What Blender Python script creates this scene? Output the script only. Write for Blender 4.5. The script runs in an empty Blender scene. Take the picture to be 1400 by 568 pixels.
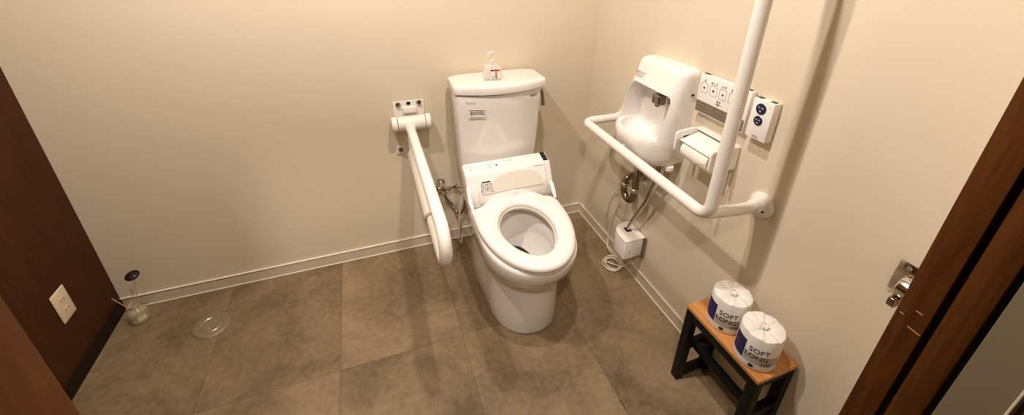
import bpy, bmesh, math, random
from mathutils import Vector, Matrix
random.seed(7)
PI = math.pi
sc = bpy.context.scene
COL = sc.collection

# ------------------------------------------------------------------ materials
def mat(name, col, rough=.5, metal=0., spec=.5, coat=0., trans=0., ior=1.45, bump=0., bscale=200., var=0., vscale=4., sss=0.):
    m = bpy.data.materials.new(name); m.use_nodes = True
    nt = m.node_tree; b = nt.nodes['Principled BSDF']
    b.inputs['Base Color'].default_value = (*col, 1)
    b.inputs['Roughness'].default_value = rough
    b.inputs['Metallic'].default_value = metal
    b.inputs['Specular IOR Level'].default_value = spec
    b.inputs['Coat Weight'].default_value = coat
    b.inputs['Coat Roughness'].default_value = .08
    b.inputs['Transmission Weight'].default_value = trans
    b.inputs['IOR'].default_value = ior
    if sss:
        b.inputs['Subsurface Weight'].default_value = sss
    tc = nt.nodes.new('ShaderNodeTexCoord')
    if bump:
        n = nt.nodes.new('ShaderNodeTexNoise'); n.inputs['Scale'].default_value = bscale; n.inputs['Detail'].default_value = 3
        bp = nt.nodes.new('ShaderNodeBump'); bp.inputs['Strength'].default_value = bump; bp.inputs['Distance'].default_value = .001
        nt.links.new(tc.outputs['Object'], n.inputs['Vector'])
        nt.links.new(n.outputs['Fac'], bp.inputs['Height']); nt.links.new(bp.outputs['Normal'], b.inputs['Normal'])
    if var:
        n = nt.nodes.new('ShaderNodeTexNoise'); n.inputs['Scale'].default_value = vscale; n.inputs['Detail'].default_value = 5
        r = nt.nodes.new('ShaderNodeValToRGB')
        r.color_ramp.elements[0].position = .3; r.color_ramp.elements[1].position = .7
        r.color_ramp.elements[0].color = (*[c * (1 - var) for c in col], 1)
        r.color_ramp.elements[1].color = (*[min(1, c * (1 + var)) for c in col], 1)
        nt.links.new(tc.outputs['Object'], n.inputs['Vector'])
        nt.links.new(n.outputs['Fac'], r.inputs['Fac']); nt.links.new(r.outputs['Color'], b.inputs['Base Color'])
    return m

def wood_mat(name, c1, c2, axis='Z', rough=.45, scale=30., stretch=12., coat=0., spec=.5):
    m = bpy.data.materials.new(name); m.use_nodes = True
    nt = m.node_tree; b = nt.nodes['Principled BSDF']; b.inputs['Roughness'].default_value = rough
    b.inputs['Coat Weight'].default_value = coat; b.inputs['Specular IOR Level'].default_value = spec
    tc = nt.nodes.new('ShaderNodeTexCoord'); mp = nt.nodes.new('ShaderNodeMapping')
    s = [scale] * 3; s['XYZ'.index(axis)] = scale / stretch
    mp.inputs['Scale'].default_value = s
    n = nt.nodes.new('ShaderNodeTexNoise'); n.inputs['Scale'].default_value = 1; n.inputs['Detail'].default_value = 6
    n.inputs['Roughness'].default_value = .65; n.inputs['Distortion'].default_value = .6
    r = nt.nodes.new('ShaderNodeValToRGB')
    r.color_ramp.elements[0].position = .35; r.color_ramp.elements[1].position = .68
    r.color_ramp.elements[0].color = (*c1, 1); r.color_ramp.elements[1].color = (*c2, 1)
    nt.links.new(tc.outputs['Object'], mp.inputs['Vector']); nt.links.new(mp.outputs['Vector'], n.inputs['Vector'])
    nt.links.new(n.outputs['Fac'], r.inputs['Fac']); nt.links.new(r.outputs['Color'], b.inputs['Base Color'])
    bp = nt.nodes.new('ShaderNodeBump'); bp.inputs['Strength'].default_value = .15; bp.inputs['Distance'].default_value = .0008
    nt.links.new(n.outputs['Fac'], bp.inputs['Height']); nt.links.new(bp.outputs['Normal'], b.inputs['Normal'])
    return m

def floor_mat():
    m = bpy.data.materials.new('floor_tile'); m.use_nodes = True
    nt = m.node_tree; N = nt.nodes; L = nt.links; b = N['Principled BSDF']
    tc = N.new('ShaderNodeTexCoord'); sp = N.new('ShaderNodeSeparateXYZ'); L.new(tc.outputs['Object'], sp.inputs[0])
    def M(op, a, bb=None):
        n = N.new('ShaderNodeMath'); n.operation = op
        for i, v in enumerate((a, bb)):
            if v is None: continue
            if isinstance(v, (int, float)): n.inputs[i].default_value = v
            else: L.new(v, n.inputs[i])
        return n.outputs[0]
    TX, TY = .4566, .9132
    u = M('DIVIDE', M('ADD', sp.outputs[0], 1.3029 + 20 * TX), TX)
    v = M('DIVIDE', M('ADD', sp.outputs[1], .594 + 20 * TY), TY)
    def seam(w, t):
        f = M('FRACT', w); d = M('MINIMUM', f, M('SUBTRACT', 1., f)); return M('MULTIPLY', d, t)
    d = M('MINIMUM', seam(u, TX), seam(v, TY))
    gn = N.new('ShaderNodeTexNoise'); gn.inputs['Scale'].default_value = 14; L.new(tc.outputs['Object'], gn.inputs['Vector'])
    line = M('LESS_THAN', d, M('ADD', .0006, M('MULTIPLY', M('GREATER_THAN', gn.outputs['Fac'], .70), .0022)))
    cell = M('ADD', M('FLOOR', u), M('MULTIPLY', M('FLOOR', v), 7.31))
    wn = N.new('ShaderNodeTexWhiteNoise'); wn.noise_dimensions = '1D'; L.new(cell, wn.inputs['W'])
    # offset the pattern from tile to tile
    cx = N.new('ShaderNodeVectorMath'); cx.operation = 'MULTIPLY_ADD'
    L.new(wn.outputs['Color'], cx.inputs[0]); cx.inputs[1].default_value = (9, 9, 0); L.new(tc.outputs['Object'], cx.inputs[2])
    n1 = N.new('ShaderNodeTexNoise'); n1.inputs['Scale'].default_value = 3.2; n1.inputs['Detail'].default_value = 8; n1.inputs['Roughness'].default_value = .6
    n1.inputs['Distortion'].default_value = .5
    L.new(cx.outputs[0], n1.inputs['Vector'])
    n2 = N.new('ShaderNodeTexNoise'); n2.inputs['Scale'].default_value = 45; n2.inputs['Detail'].default_value = 5
    L.new(cx.outputs[0], n2.inputs['Vector'])
    f = M('ADD', M('MULTIPLY', n1.outputs['Fac'], .72), M('MULTIPLY', n2.outputs['Fac'], .28))
    f = M('ADD', f, M('MULTIPLY', M('SUBTRACT', wn.outputs['Value'], .5), .10))
    r = N.new('ShaderNodeValToRGB'); r.color_ramp.elements[0].position = .32; r.color_ramp.elements[1].position = .68
    r.color_ramp.elements[0].color = (.105, .068, .034, 1); r.color_ramp.elements[1].color = (.315, .222, .130, 1)
    L.new(f, r.inputs['Fac'])
    mx = N.new('ShaderNodeMix'); mx.data_type = 'RGBA'; L.new(line, mx.inputs['Factor'])
    L.new(r.outputs['Color'], mx.inputs['A']); mx.inputs['B'].default_value = (.06, .038, .02, 1)
    L.new(mx.outputs['Result'], b.inputs['Base Color'])
    rr = N.new('ShaderNodeMapRange'); L.new(n2.outputs['Fac'], rr.inputs['Value'])
    rr.inputs['To Min'].default_value = .48; rr.inputs['To Max'].default_value = .68
    L.new(rr.outputs[0], b.inputs['Roughness'])
    bp = N.new('ShaderNodeBump'); bp.inputs['Strength'].default_value = .25; bp.inputs['Distance'].default_value = .001
    L.new(M('SUBTRACT', n2.outputs['Fac'], M('MULTIPLY', line, 1.5)), bp.inputs['Height']); L.new(bp.outputs['Normal'], b.inputs['Normal'])
    return m

WALL = mat('wallpaper_beige', (.69, .605, .475), .75, bump=.22, bscale=260, var=.02, vscale=2)
BASEB = mat('baseboard_beige', (.62, .54, .43), .45)
BEAD = mat('baseboard_bead_lit', (.86, .80, .68), .3)  # paler than the board: light caught on its edges put into the colour
WALLD = mat('khaki_wallpaper', (.20, .155, .095), .8, bump=.1, bscale=260)
CEIL = mat('ceiling_low_bounce', (.34, .29, .22), .8)  # unseen ceiling, colour darkened to cut bounced light
BROWN = wood_mat('dark_brown_veneer', (.046, .015, .0045), (.068, .022, .0065), 'Z', .6, 60, 20, spec=.15)
BROWN2 = wood_mat('brown_door_wood', (.072, .022, .0045), (.120, .040, .009), 'Z', .55, 70, 14, spec=.12)
KICK = mat('dark_kick', (.014, .007, .004), .6, spec=.2)
GAPB = mat('gap_black', (.004, .003, .003), .6)
FLOOR = floor_mat()
PORC = mat('porcelain_white', (.83, .80, .775), .12, spec=.6, coat=.6)
PLAS = mat('plastic_white', (.84, .81, .785), .22, coat=.25)
PLAS2 = mat('plastic_offwhite', (.76, .725, .68), .3)
PLASG = mat('plastic_recess_grey', (.70, .65, .58), .35)  # grey of the seat cushion and of the painted recess shade
BARM = mat('bar_white_vinyl', (.80, .75, .70), .34, bump=.05, bscale=600)
CHROME = mat('chrome', (.80, .76, .70), .12, metal=1)
DCHROME = mat('dark_chrome', (.30, .25, .20), .16, metal=1)
STEEL = mat('steel_brushed', (.55, .50, .44), .3, metal=1)
DRAINM = mat('drain_metal', (.44, .37, .28), .3, metal=.75)
BLACKG = mat('black_gloss', (.008, .008, .009), .12)
BLACK = mat('black_print', (.012, .010, .010), .5)
GREYP = mat('grey_print', (.35, .31, .28), .5)
PLASD = mat('grey_cap', (.36, .32, .27), .4)
BLUEK = mat('midnight_button', (.010, .014, .045), .2)
GREYD = mat('dark_grey_print', (.09, .075, .065), .5)
GREYB = mat('grey_brown_band', (.17, .135, .095), .4)
WHITEP = mat('white_print', (.55, .60, .72), .4)
RED = mat('red_print', (.55, .03, .02), .45)
NAVY = mat('navy_print', (.018, .014, .085), .55)
ROLLP = mat('wrapper_paper', (.80, .765, .73), .6, bump=.4, bscale=70)
ROLLT = mat('tissue_paper', (.86, .82, .76), .85, bump=.5, bscale=160)
SILV = mat('grey_wrapper_band', (.44, .39, .34), .5)
OAK = wood_mat('honey_wood', (.42, .17, .045), (.62, .29, .085), 'Y', .38, 60, 14, coat=.3)
BLACKW = mat('black_painted_wood', (.005, .0045, .005), .5, spec=.22, bump=.1, bscale=120)
GLASS = mat('clear_glass', (.98, .97, .94), .03, trans=1, ior=1.45)
CLEARP = mat('clear_plastic', (.86, .84, .80), .1); CLEARP.node_tree.nodes['Principled BSDF'].inputs['Alpha'].default_value = .42
GEL = mat('clear_gel', (.86, .84, .79), .1); GEL.node_tree.nodes['Principled BSDF'].inputs['Alpha'].default_value = .35
BOTTLEG = mat('bottle_glass', (.66, .58, .38), .06); BOTTLEG.node_tree.nodes['Principled BSDF'].inputs['Alpha'].default_value = .32
OIL = mat('amber_oil', (.90, .78, .50), .02, trans=1, ior=1.4)
REED = mat('reed', (.62, .43, .22), .7)
CORK = mat('pale_label', (.66, .57, .42), .6)
DARKP = mat('dark_petal', (.018, .009, .008), .3)
CORD = mat('white_cord', (.70, .63, .52), .45)
CORDG = mat('grey_cord', (.20, .15, .10), .5)
WATER = mat('water', (.95, .97, .95), .01, trans=1, ior=1.33)
DHOLE = mat('outlet_shade', (.10, .08, .05), .3)  # darkness of the drain's depth put into the colour
IVORY = mat('ivory_plate', (.70, .58, .42), .3)
CHIP = mat('bare_wood_chip', (.52, .28, .13), .7)

# ------------------------------------------------------------------ helpers
def link(name, bm, m, parent=None, smooth=35, loc=None):
    me = bpy.data.meshes.new(name)
    bmesh.ops.recalc_face_normals(bm, faces=bm.faces)
    bm.to_mesh(me); bm.free()
    return link_me(name, me, m, parent, smooth)
def link_me(name, me, m, parent=None, smooth=35):
    if m is not None:
        me.materials.append(m)
    o = bpy.data.objects.new(name, me); COL.objects.link(o)
    if smooth:
        for p in me.polygons: p.use_smooth = True
        me.set_sharp_from_angle(angle=math.radians(smooth))
    if parent:
        o.parent = parent
        o.matrix_parent_inverse = Matrix.Translation(-Vector(parent.location))
    return o
def thing(name, label, cat, loc, group=None):
    o = bpy.data.objects.new(name, None); COL.objects.link(o); o.location = loc
    o.empty_display_size = .05
    o['label'] = label; o['category'] = cat
    if group: o['group'] = group
    return o
def tag(o, label, cat, group=None):
    o['label'] = label; o['category'] = cat
    if group: o['group'] = group
    return o
def struct(name, bm, m, parent=None):
    o = link(name, bm, m, parent)
    if not parent: o['kind'] = 'structure'
    return o
def box(x0, x1, y0, y1, z0, z1, bev=0., seg=3, bm=None, mtx=None):
    t = bmesh.new(); bmesh.ops.create_cube(t, size=1)
    for v in t.verts:
        v.co = Vector(((x0 + x1) / 2 + v.co.x * (x1 - x0), (y0 + y1) / 2 + v.co.y * (y1 - y0), (z0 + z1) / 2 + v.co.z * (z1 - z0)))
    if bev: bmesh.ops.bevel(t, geom=t.edges[:], offset=bev, segments=seg, profile=.5, affect='EDGES')
    if mtx is not None: t.transform(mtx)
    return merge(bm, t)
def merge(bm, t):
    if bm is None: return t
    me = bpy.data.meshes.new('tmp'); t.to_mesh(me); t.free(); bm.from_mesh(me); bpy.data.meshes.remove(me); return bm
def bridge(t, a, b):
    n = len(a)
    for i in range(n): t.faces.new((a[i], a[(i + 1) % n], b[(i + 1) % n], b[i]))
def loft(rings, cap0=True, cap1=True, bm=None, closed=False):
    t = bmesh.new(); R = [[t.verts.new(p) for p in r] for r in rings]
    for a, b in zip(R, R[1:]): bridge(t, a, b)
    if closed: bridge(t, R[-1], R[0])
    else:
        if cap0: t.faces.new(R[0])
        if cap1: t.faces.new(R[-1])
    return merge(bm, t)
def fillet(pts, rad, n=8):
    out = [Vector(pts[0])]
    for i in range(1, len(pts) - 1):
        p, a, b = Vector(pts[i]), Vector(pts[i - 1]), Vector(pts[i + 1])
        u, v = (a - p), (b - p); r = rad[i] if isinstance(rad, dict) and i in rad else (rad if not isinstance(rad, dict) else .01)
        ang = u.angle(v); d = min(r / math.tan(ang / 2), u.length * .49, v.length * .49); rr = d * math.tan(ang / 2)
        u.normalize(); v.normalize(); c = p + (u + v).normalized() * (rr / math.sin(ang / 2))
        s, e = p + u * d - c, p + v * d - c; th = s.angle(e)
        for k in range(n + 1):
            f = k / n
            out.append(c + (s * math.sin((1 - f) * th) + e * math.sin(f * th)) / math.sin(th))
    out.append(Vector(pts[-1])); return out
def tube(pts, r, seg=16, bm=None, caps=True, closed=False):
    pts = [Vector(p) for p in pts]; n = len(pts); rings = []
    T = []
    for i in range(n):
        if closed: d = pts[(i + 1) % n] - pts[i - 1]
        else: d = pts[min(i + 1, n - 1)] - pts[max(i - 1, 0)]
        T.append(d.normalized())
    up = Vector((0, 0, 1)) if abs(T[0].z) < .9 else Vector((1, 0, 0))
    nrm = (up - T[0] * up.dot(T[0])).normalized()
    for i in range(n):
        nrm = (nrm - T[i] * nrm.dot(T[i])).normalized(); bi = T[i].cross(nrm)
        ri = r[i] if isinstance(r, (list, tuple)) else r
        rings.append([pts[i] + (nrm * math.cos(2 * PI * k / seg) + bi * math.sin(2 * PI * k / seg)) * ri for k in range(seg)])
    return loft(rings, caps, caps, bm, closed)
def cyl(a, b, r, seg=32, bev=0., bm=None, r2=None):
    a, b = Vector(a), Vector(b); d = (b - a); L = d.length; r2 = r if r2 is None else r2
    prof = [(0, 0)]
    if bev: prof += [(r - bev, 0)] + [(r - bev + bev * math.sin(q * PI / 8), bev - bev * math.cos(q * PI / 8)) for q in (1, 2, 3)] + [(r, bev), (r2, L - bev)] + [(r2 - bev + bev * math.cos(q * PI / 8), L - bev + bev * math.sin(q * PI / 8)) for q in (1, 2, 3)] + [(r2 - bev, L), (0, L)]
    else: prof += [(r, 0), (r2, L), (0, L)]
    return lathe(prof, a, d, seg, bm)
def lathe(prof, org, axis=(0, 0, 1), seg=32, bm=None):
    q = Vector(axis).to_track_quat('Z', 'Y'); org = Vector(org); t = bmesh.new(); prev = None
    for r, h in prof:
        if r < 1e-6: cur = [t.verts.new(org + q @ Vector((0, 0, h)))]
        else: cur = [t.verts.new(org + q @ Vector((r * math.cos(2 * PI * k / seg), r * math.sin(2 * PI * k / seg), h))) for k in range(seg)]
        if prev:
            if len(prev) == 1 and len(cur) > 1:
                for k in range(seg): t.faces.new((prev[0], cur[k], cur[(k + 1) % seg]))
            elif len(cur) == 1 and len(prev) > 1:
                for k in range(seg): t.faces.new((cur[0], prev[(k + 1) % seg], prev[k]))
            elif len(cur) > 1: bridge(t, prev, cur)
        prev = cur
    return merge(bm, t)
def frame_mtx(o, right, up):
    r = Vector(right).normalized(); u = Vector(up); u = (u - r * u.dot(r)).normalized(); n = r.cross(u)
    return Matrix(((r.x, u.x, n.x, o[0]), (r.y, u.y, n.y, o[1]), (r.z, u.z, n.z, o[2]), (0, 0, 0, 1)))
def text_bm(s, size, ext=.0002, align='CENTER', sx=1., lines=1., bold=0.):
    cu = bpy.data.curves.new('t', 'FONT'); cu.body = s; cu.size = size; cu.extrude = ext
    cu.align_x = align; cu.align_y = 'CENTER'; cu.resolution_u = 3; cu.offset = bold; cu.space_line = lines
    o = bpy.data.objects.new('t', cu); COL.objects.link(o)
    dg = bpy.context.evaluated_depsgraph_get(); dg.update()
    me = bpy.data.meshes.new_from_object(o.evaluated_get(dg))
    b = bmesh.new(); b.from_mesh(me)
    bpy.data.objects.remove(o); bpy.data.curves.remove(cu); bpy.data.meshes.remove(me)
    for v in b.verts: v.co.x *= sx
    return b
def text(name, s, size, o, right, up, m, parent, sx=1., align='CENTER', ext=.0002, lines=1., bold=0.):
    b = text_bm(s, size, ext, align, sx, lines, bold); b.transform(frame_mtx(o, right, up))
    return link(name, b, m, parent, 0)
def boolean(a, b, op='DIFFERENCE'):
    md = a.modifiers.new('b', 'BOOLEAN'); md.operation = op; md.object = b; md.solver = 'EXACT'
    dg = bpy.context.evaluated_depsgraph_get(); dg.update()
    me = bpy.data.meshes.new_from_object(a.evaluated_get(dg)); a.modifiers.clear(); a.data = me
    bpy.data.objects.remove(b); return a
def bevel_mod(o, w, seg=3, ang=40):
    md = o.modifiers.new('bevel', 'BEVEL'); md.width = w; md.segments = seg; md.limit_method = 'ANGLE'; md.angle_limit = math.radians(ang)
    md.harden_normals = False
    return o

# ------------------------------------------------------------------ room shell
LX, FY, H = -2.165, -1.50, 2.40        # left wall, inner face of the front wall, ceiling
DX0, DX1 = -1.274, -.28                # doorway
OY = -1.649                            # outer face of the front wall
struct('floor', box(-3.4, .15, -3.1, .15, -.1, 0), FLOOR)
struct('ceiling', box(-3.4, .15, -3.1, .15, H, H + .1), CEIL)
struct('wall_back', box(-2.30, .12, 0, .12, 0, H), WALL)
struct('wall_right', box(0, .12, -3.0, 0, 0, H), WALL)
struct('wall_left', box(LX - .12, LX, FY, 0, 0, H), BROWN)
fw = box(LX, DX0 - .03, OY, FY, 0, H); box(DX0 - .03, DX1 + .03, OY, FY, 2.05, H, bm=fw)
box(DX1 + .03, 0, OY, FY, 0, H, bm=fw)
struct('wall_front', fw, WALL)
cw = box(-3.3, .12, -3.1, -3.0, 0, H); box(-3.4, -3.3, -3.1, OY, 0, H, bm=cw); box(-3.3, LX, OY, OY + .1, 0, H, bm=cw)  # unseen corridor walls, added to stop light leaking
box(DX1 + .03, 0, OY - .006, OY - .001, 0, H, bm=cw); struct('wall_outer', cw, WALLD)
def baseboard(name, x0, x1, y0, y1, along):
    bb = box(x0, x1, y0, y1, 0, .06, .001, 1)
    o = struct(name, bb, BASEB)
    if along == 'x':
        b = box(x0, x1, y0 - .003, y1, .0565, .0605, .0012, 2); box(x0, x1, y0 - .0035, y1, 0, .0035, .0012, 2, bm=b)
    else:
        b = box(x0 - .003, x1, y0, y1, .0565, .0605, .0012, 2); box(x0 - .0035, x1, y0, y1, 0, .0035, .0012, 2, bm=b)
    link('bead_lit', b, BEAD, o)
baseboard('baseboard_back', LX, 0, -.005, 0, 'x')
baseboard('baseboard_right', -.005, 0, FY, 0, 'y')
struct('baseboard_left', box(LX, LX + .006, FY, -.005, 0, .06, .001, 1), KICK)

# doorway: jambs, sliding leaf standing in its pocket, near-black strips in the gaps beside it
door = bpy.data.objects.new('door_1', None); COL.objects.link(door); door.location = (DX1, FY - .08, 0); door['kind'] = 'structure'
link('jamb', box(DX1, DX1 + .03, FY - .038, FY + .004, 0, 2.05, .0012, 2), BROWN2, door)
link('jamb', box(DX0 - .03, DX0, OY + .002, FY + .004, 0, 2.05, .002, 2), BROWN2, door)
link('head_jamb', box(DX0, DX1, OY + .002, FY + .004, 2.05 - .03, 2.05, .002, 2), BROWN2, door)
link('gap_strip', box(DX1 + .012, DX1 + .03, FY - .048, FY - .038, 0, 2.02), GAPB, door)
link('gap_strip', box(DX1 + .012, DX1 + .03, FY - .093, FY - .084, 0, 2.02), GAPB, door)
link('door_leaf', box(DX1 + .002, DX1 + .03, FY - .084, FY - .047, 0.005, 2.018, .0015, 2), BROWN2, door)
link('wall_end', box(DX1, DX1 + .03, OY - .001, FY - .093, 0, 2.02, .0008, 1), WALLD, door)
link('corner_bead', box(DX1 - .0012, DX1 + .004, OY - .0015, OY + .0015, 0, 2.02, .0005, 1), WALL, door)
for (ya, za, yb, zb) in ((-1.5018, .8940, -1.5075, .8940), (-1.518, .9135, -1.5275, .9130), (-1.518, .8785, -1.536, .8765)):
    L, a = math.hypot(yb - ya, zb - za), math.atan2(za - zb, ya - yb)
    t = box(-.0006, .0004, -L / 2, L / 2, -.0008, .0008, mtx=Matrix.Translation((DX1 - .0001, (ya + yb) / 2, (za + zb) / 2)) @ Matrix.Rotation(a, 4, 'X'))
    link('wood_chip', t, CHIP, door, 0)

# ------------------------------------------------------------------ toilet
TX = -.55
toilet = thing('toilet', 'white ceramic close-coupled toilet with an electric bidet seat and raised tank', 'toilet', (TX, -.4, 0))
def outline(yb, yf, hw, hwb=None, n=64, e=2.2, rb=.04, cx=TX, z=0, eb=3.5):
    """plan outline: rounded front half, squarer back half"""
    hwb = hwb or hw; pts = []; ym = yf + min((yb - yf) * .5, hw * 1.35)
    for k in range(n):
        t = 2 * PI * k / n; c, s = math.cos(t), math.sin(t)
        if s <= 0:      # front
            x = math.copysign(abs(c) ** (2 / e), c) * hw; y = ym - abs(s) ** (2 / e) * (ym - yf)
        else:
            f = abs(s) ** (2 / eb); y = ym + f * (yb - ym)
            w = hw + (hwb - hw) * min(1, f); x = math.copysign(abs(c) ** (2 / eb), c) * w
        pts.append((cx + x, y, z))
    return pts
rg = []
for z, yb, yf, hw, hwb in ((0, -.09, -.679, .142, .175), (.004, -.088, -.683, .146, .178), (.012, -.088, -.685, .147, .178), (.10, -.086, -.682, .145, .178), (.20, -.084, -.683, .147, .18),
                           (.255, -.082, -.686, .151, .182), (.270, -.08, -.692, .156, .183), (.28, -.08, -.712, .166, .184), (.30, -.078, -.734, .172, .184), (.33, -.075, -.758, .180, .185),
                           (.365, -.075, -.774, .184, .185), (.395, -.075, -.779, .186, .185), (.405, -.075, -.777, .184, .184), (.409, -.077, -.771, .179, .181)):
    rg.append(outline(yb, yf, hw, hwb, z=z))
def oval(yb, yf, hw, z, n=64, cx=TX, e=2.):
    a = (yb - yf) / 2; cy = (yb + yf) / 2
    return [(cx + math.copysign(abs(math.cos(2 * PI * k / n)) ** (2 / e), math.cos(2 * PI * k / n)) * hw, cy + math.copysign(abs(math.sin(2 * PI * k / n)) ** (2 / e), math.sin(2 * PI * k / n)) * a, z) for k in range(n)]
for z, yb, yf, hw in ((.409, -.325, -.725, .133), (.402, -.318, -.732, .138), (.385, -.315, -.733, .139), (.365, -.318, -.731, .137), (.352, -.322, -.728, .135), (.346, -.335, -.716, .126),
                      (.30, -.345, -.705, .118), (.25, -.355, -.675, .105), (.215, -.36, -.63, .088), (.19, -.365, -.59, .066), (.17, -.37, -.545, .05),
                      (.160, -.375, -.49, .030), (.135, -.375, -.465, .026), (.10, -.37, -.44, .022)):
    rg.append(oval(yb, yf, hw, z))
ped = link('bowl', loft(rg, True, True), PORC, toilet, 50)
# drain throat, standing water, foot cap, side screws
link('drain_throat', lathe([(0, .0), (.020, .0), (.022, .004)], (TX, -.405, .150), (0, -.0, 1), 24), DHOLE, toilet)
link('water_surface', loft([oval(-.366, -.585, .0635, .187), oval(-.366, -.585, .0635, .1875)]), WATER, toilet)
cap = lathe([(0, 0), (.008, 0), (.0075, .002), (.005, .0035), (0, .004)], (TX + .045, -.667, .035), (.25, -1, 0), 20)
link('foot_cap', cap, PORC, toilet)
from mathutils.bvhtree import BVHTree
_bm = bmesh.new(); _bm.from_mesh(ped.data); bvh = BVHTree.FromBMesh(_bm)
for z, y in ((.245, -.262), (.222, -.285)):
    hit, nr, _, _ = bvh.ray_cast(Vector((-1.2, y, z)), Vector((1, 0, 0)))
    link('side_screw', cyl(hit + nr * -.002, hit + nr * .0025, .0055, 16, .001), BLACK, toilet)
_bm.free()

# tank
def tank_ring(hw, y0, yf, bul, z, n=24, cx=TX, rc=.018, cb=.008):
    """back flat at y0, bowed front, small corner radii"""
    out = []
    # left back corner -> left front corner -> front bow -> right front -> right back
    for k in range(5):
        f = k / 4; out.append((cx - hw + 2.2 * cb * (1 - f) ** 1.5, y0 - cb * f ** 1.5, z))
    ye = yf
    out.append((cx - hw, ye + rc, z)); out.append((cx - hw + rc * .12, ye + rc * .5, z)); out.append((cx - hw + rc * .42, ye + rc * .16, z))
    for k in range(n + 1):
        u = -1 + 2 * k / n; x = u * (hw - rc); out.append((cx + x, ye - bul * (1 - u * u), z))
    out.append((cx + hw - rc * .42, ye + rc * .16, z)); out.append((cx + hw - rc * .12, ye + rc * .5, z)); out.append((cx + hw, ye + rc, z))
    for k in range(5):
        f = 1 - k / 4; out.append((cx + hw - 2.2 * cb * (1 - f) ** 1.5, y0 - cb * f ** 1.5, z))
    return out
TKX = -.5525
tk = [tank_ring(hw, -.028, yf, b, z, cx=TKX) for z, hw, yf, b in ((.405, .160, -.165, .020), (.415, .166, -.17, .022), (.50, .174, -.178, .026), (.60, .180, -.184, .030), (.70, .185, -.188, .034), (.80, .189, -.190, .036), (.860, .191, -.191, .037), (.8655, .190, -.190, .037))]
link('tank', loft(tk), PORC, toilet, 50)
lid = [tank_ring(hw, y0, yf, b, z, cx=TKX + .008, cb=.030) for z, hw, y0, yf, b in ((.8705, .202, -.020, -.190, .041), (.872, .205, -.017, -.194, .043), (.880, .2058, -.016, -.1950, .043), (.8985, .2045, -.017, -.1937, .043), (.9035, .2025, -.019, -.1915, .042), (.9060, .1985, -.023, -.1875, .041), (.9068, .193, -.028, -.182, .039))]
link('tank_lid', loft(lid), PORC, toilet, 60)
link('lid_gap_shade', loft([tank_ring(.189, -.032, -.189, .037, z, cx=TKX) for z in (.865, .8725)]), BLACK, toilet)  # black filler, shade under the lid put into its colour
# flush lever on the right side of the tank
lv = cyl((TKX + .189, -.155, .845), (TKX + .200, -.155, .845), .012, 20, .002)
link('flush_lever', merge(lv, tube(fillet([(TKX + .202, -.155, .848), (TKX + .206, -.162, .83), (TKX + .207, -.175, .775)], .02, 5), [.0075] * 7 + [.0095], 12)), DCHROME, toilet)
# writing on the tank front
def fy(x): return -.190 - .036 * (1 - ((x - TKX) / .171) ** 2)
text('maker_mark', 'TOTO', .012, (-.685, fy(-.685) - .0015, .834), (1, -.32, 0), (0, 0, 1), GREYP, toilet, 1.2)
text('corner_mark', 'TOTO', .011, (-.405, fy(-.405) - .0015, .838), (1, .36, 0), (0, 0, 1), BLACK, toilet, 1.2, bold=.0006)
lb = Vector((-.662, fy(-.662) - .0030, .788)); lm = frame_mtx(lb, (1, -.25, 0), (0, 0, 1))
lab = link('warning_label', box(-.034, .034, -.019, .019, -.0002, .0006, mtx=lm), WHITEP if False else PLAS, toilet, 0)
lab['label'] = 'white printed notice label with dark lines'
def lprint(s, size, x, y, sx=1., m=BLACK, nm='print'):
    p = lb + Vector((1, -.25, 0)).normalized() * x + Vector((0, 0, y)) + Vector((0, -.0012, 0))
    text(nm, s, size, p, (1, -.25, 0), (0, 0, 1), m, lab, sx)
link('print_bar', box(-.033, .033, .0145, .0172, .0006, .0010, mtx=lm), GREYD, lab, 0)
lprint('! 給水栓を閉めて\n清掃は中性洗剤', .0088, 0.001, .004, m=GREYD); lprint('ご使用の前に必ずお読み下さい', .0046, 0, -.0145, m=GREYD)

# washlet unit (body with sloped front), its controls
UX = -.545
def prof_loft(prof, x0, x1, bev=.006):
    t = bmesh.new(); a = [t.verts.new((x0, y, z)) for y, z in prof]; b = [t.verts.new((x1, y, z)) for y, z in prof]
    bridge(t, a, b); t.faces.new(a); t.faces.new(b)
    bmesh.ops.recalc_face_normals(t, faces=t.faces)
    bmesh.ops.bevel(t, geom=t.edges[:], offset=bev, segments=4, profile=.5, affect='EDGES')
    return t
unit = link('bidet_unit', prof_loft([(-.232, .412), (-.232, .574), (-.300, .558), (-.338, .484), (-.345, .412)], UX - .198, UX + .191, .011), PLAS, toilet, 50)
link('center_panel', prof_loft([(-.27, .43), (-.292, .5615), (-.306, .557), (-.346, .489), (-.352, .43)], UX - .150, UX + .160, .006), PLAS, unit, 50)
# arched patch on the sloped face, a recess's shade put into its grey
sl = Vector((0, -.040, -.068)).normalized()   # down the slope
def slope_pt(x, d, off=.0014):
    p = Vector((x, -.306, .557)) + sl * d; nrm = Vector((0, -.068, .040)).normalized(); return p + nrm * off
t = bmesh.new(); vs = []
for k in range(25):
    a = PI * k / 24; vs.append(t.verts.new(slope_pt(UX + .022 - .118 * math.copysign(abs(math.cos(a)) ** .7, math.cos(a)), .088 - .074 * math.sin(a) ** .75)))
f = t.faces.new(vs); r = bmesh.ops.extrude_face_region(t, geom=[f])
bmesh.ops.translate(t, verts=[v for v in r['geom'] if isinstance(v, bmesh.types.BMVert)], vec=-.004 * Vector((0, -.068, .040)).normalized())
link('recess_shade', t, PLASG, unit, 30)
link('control_window', box(UX + .160, UX + .182, -.293, -.240, -.001, .0015, .001, 2, mtx=Matrix.Translation((0, 0, .0)) @ Matrix.Identity(4)), BLACKG, unit).matrix_basis = Matrix.Identity(4)
cwn = unit.children[-1]
me = cwn.data
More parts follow.
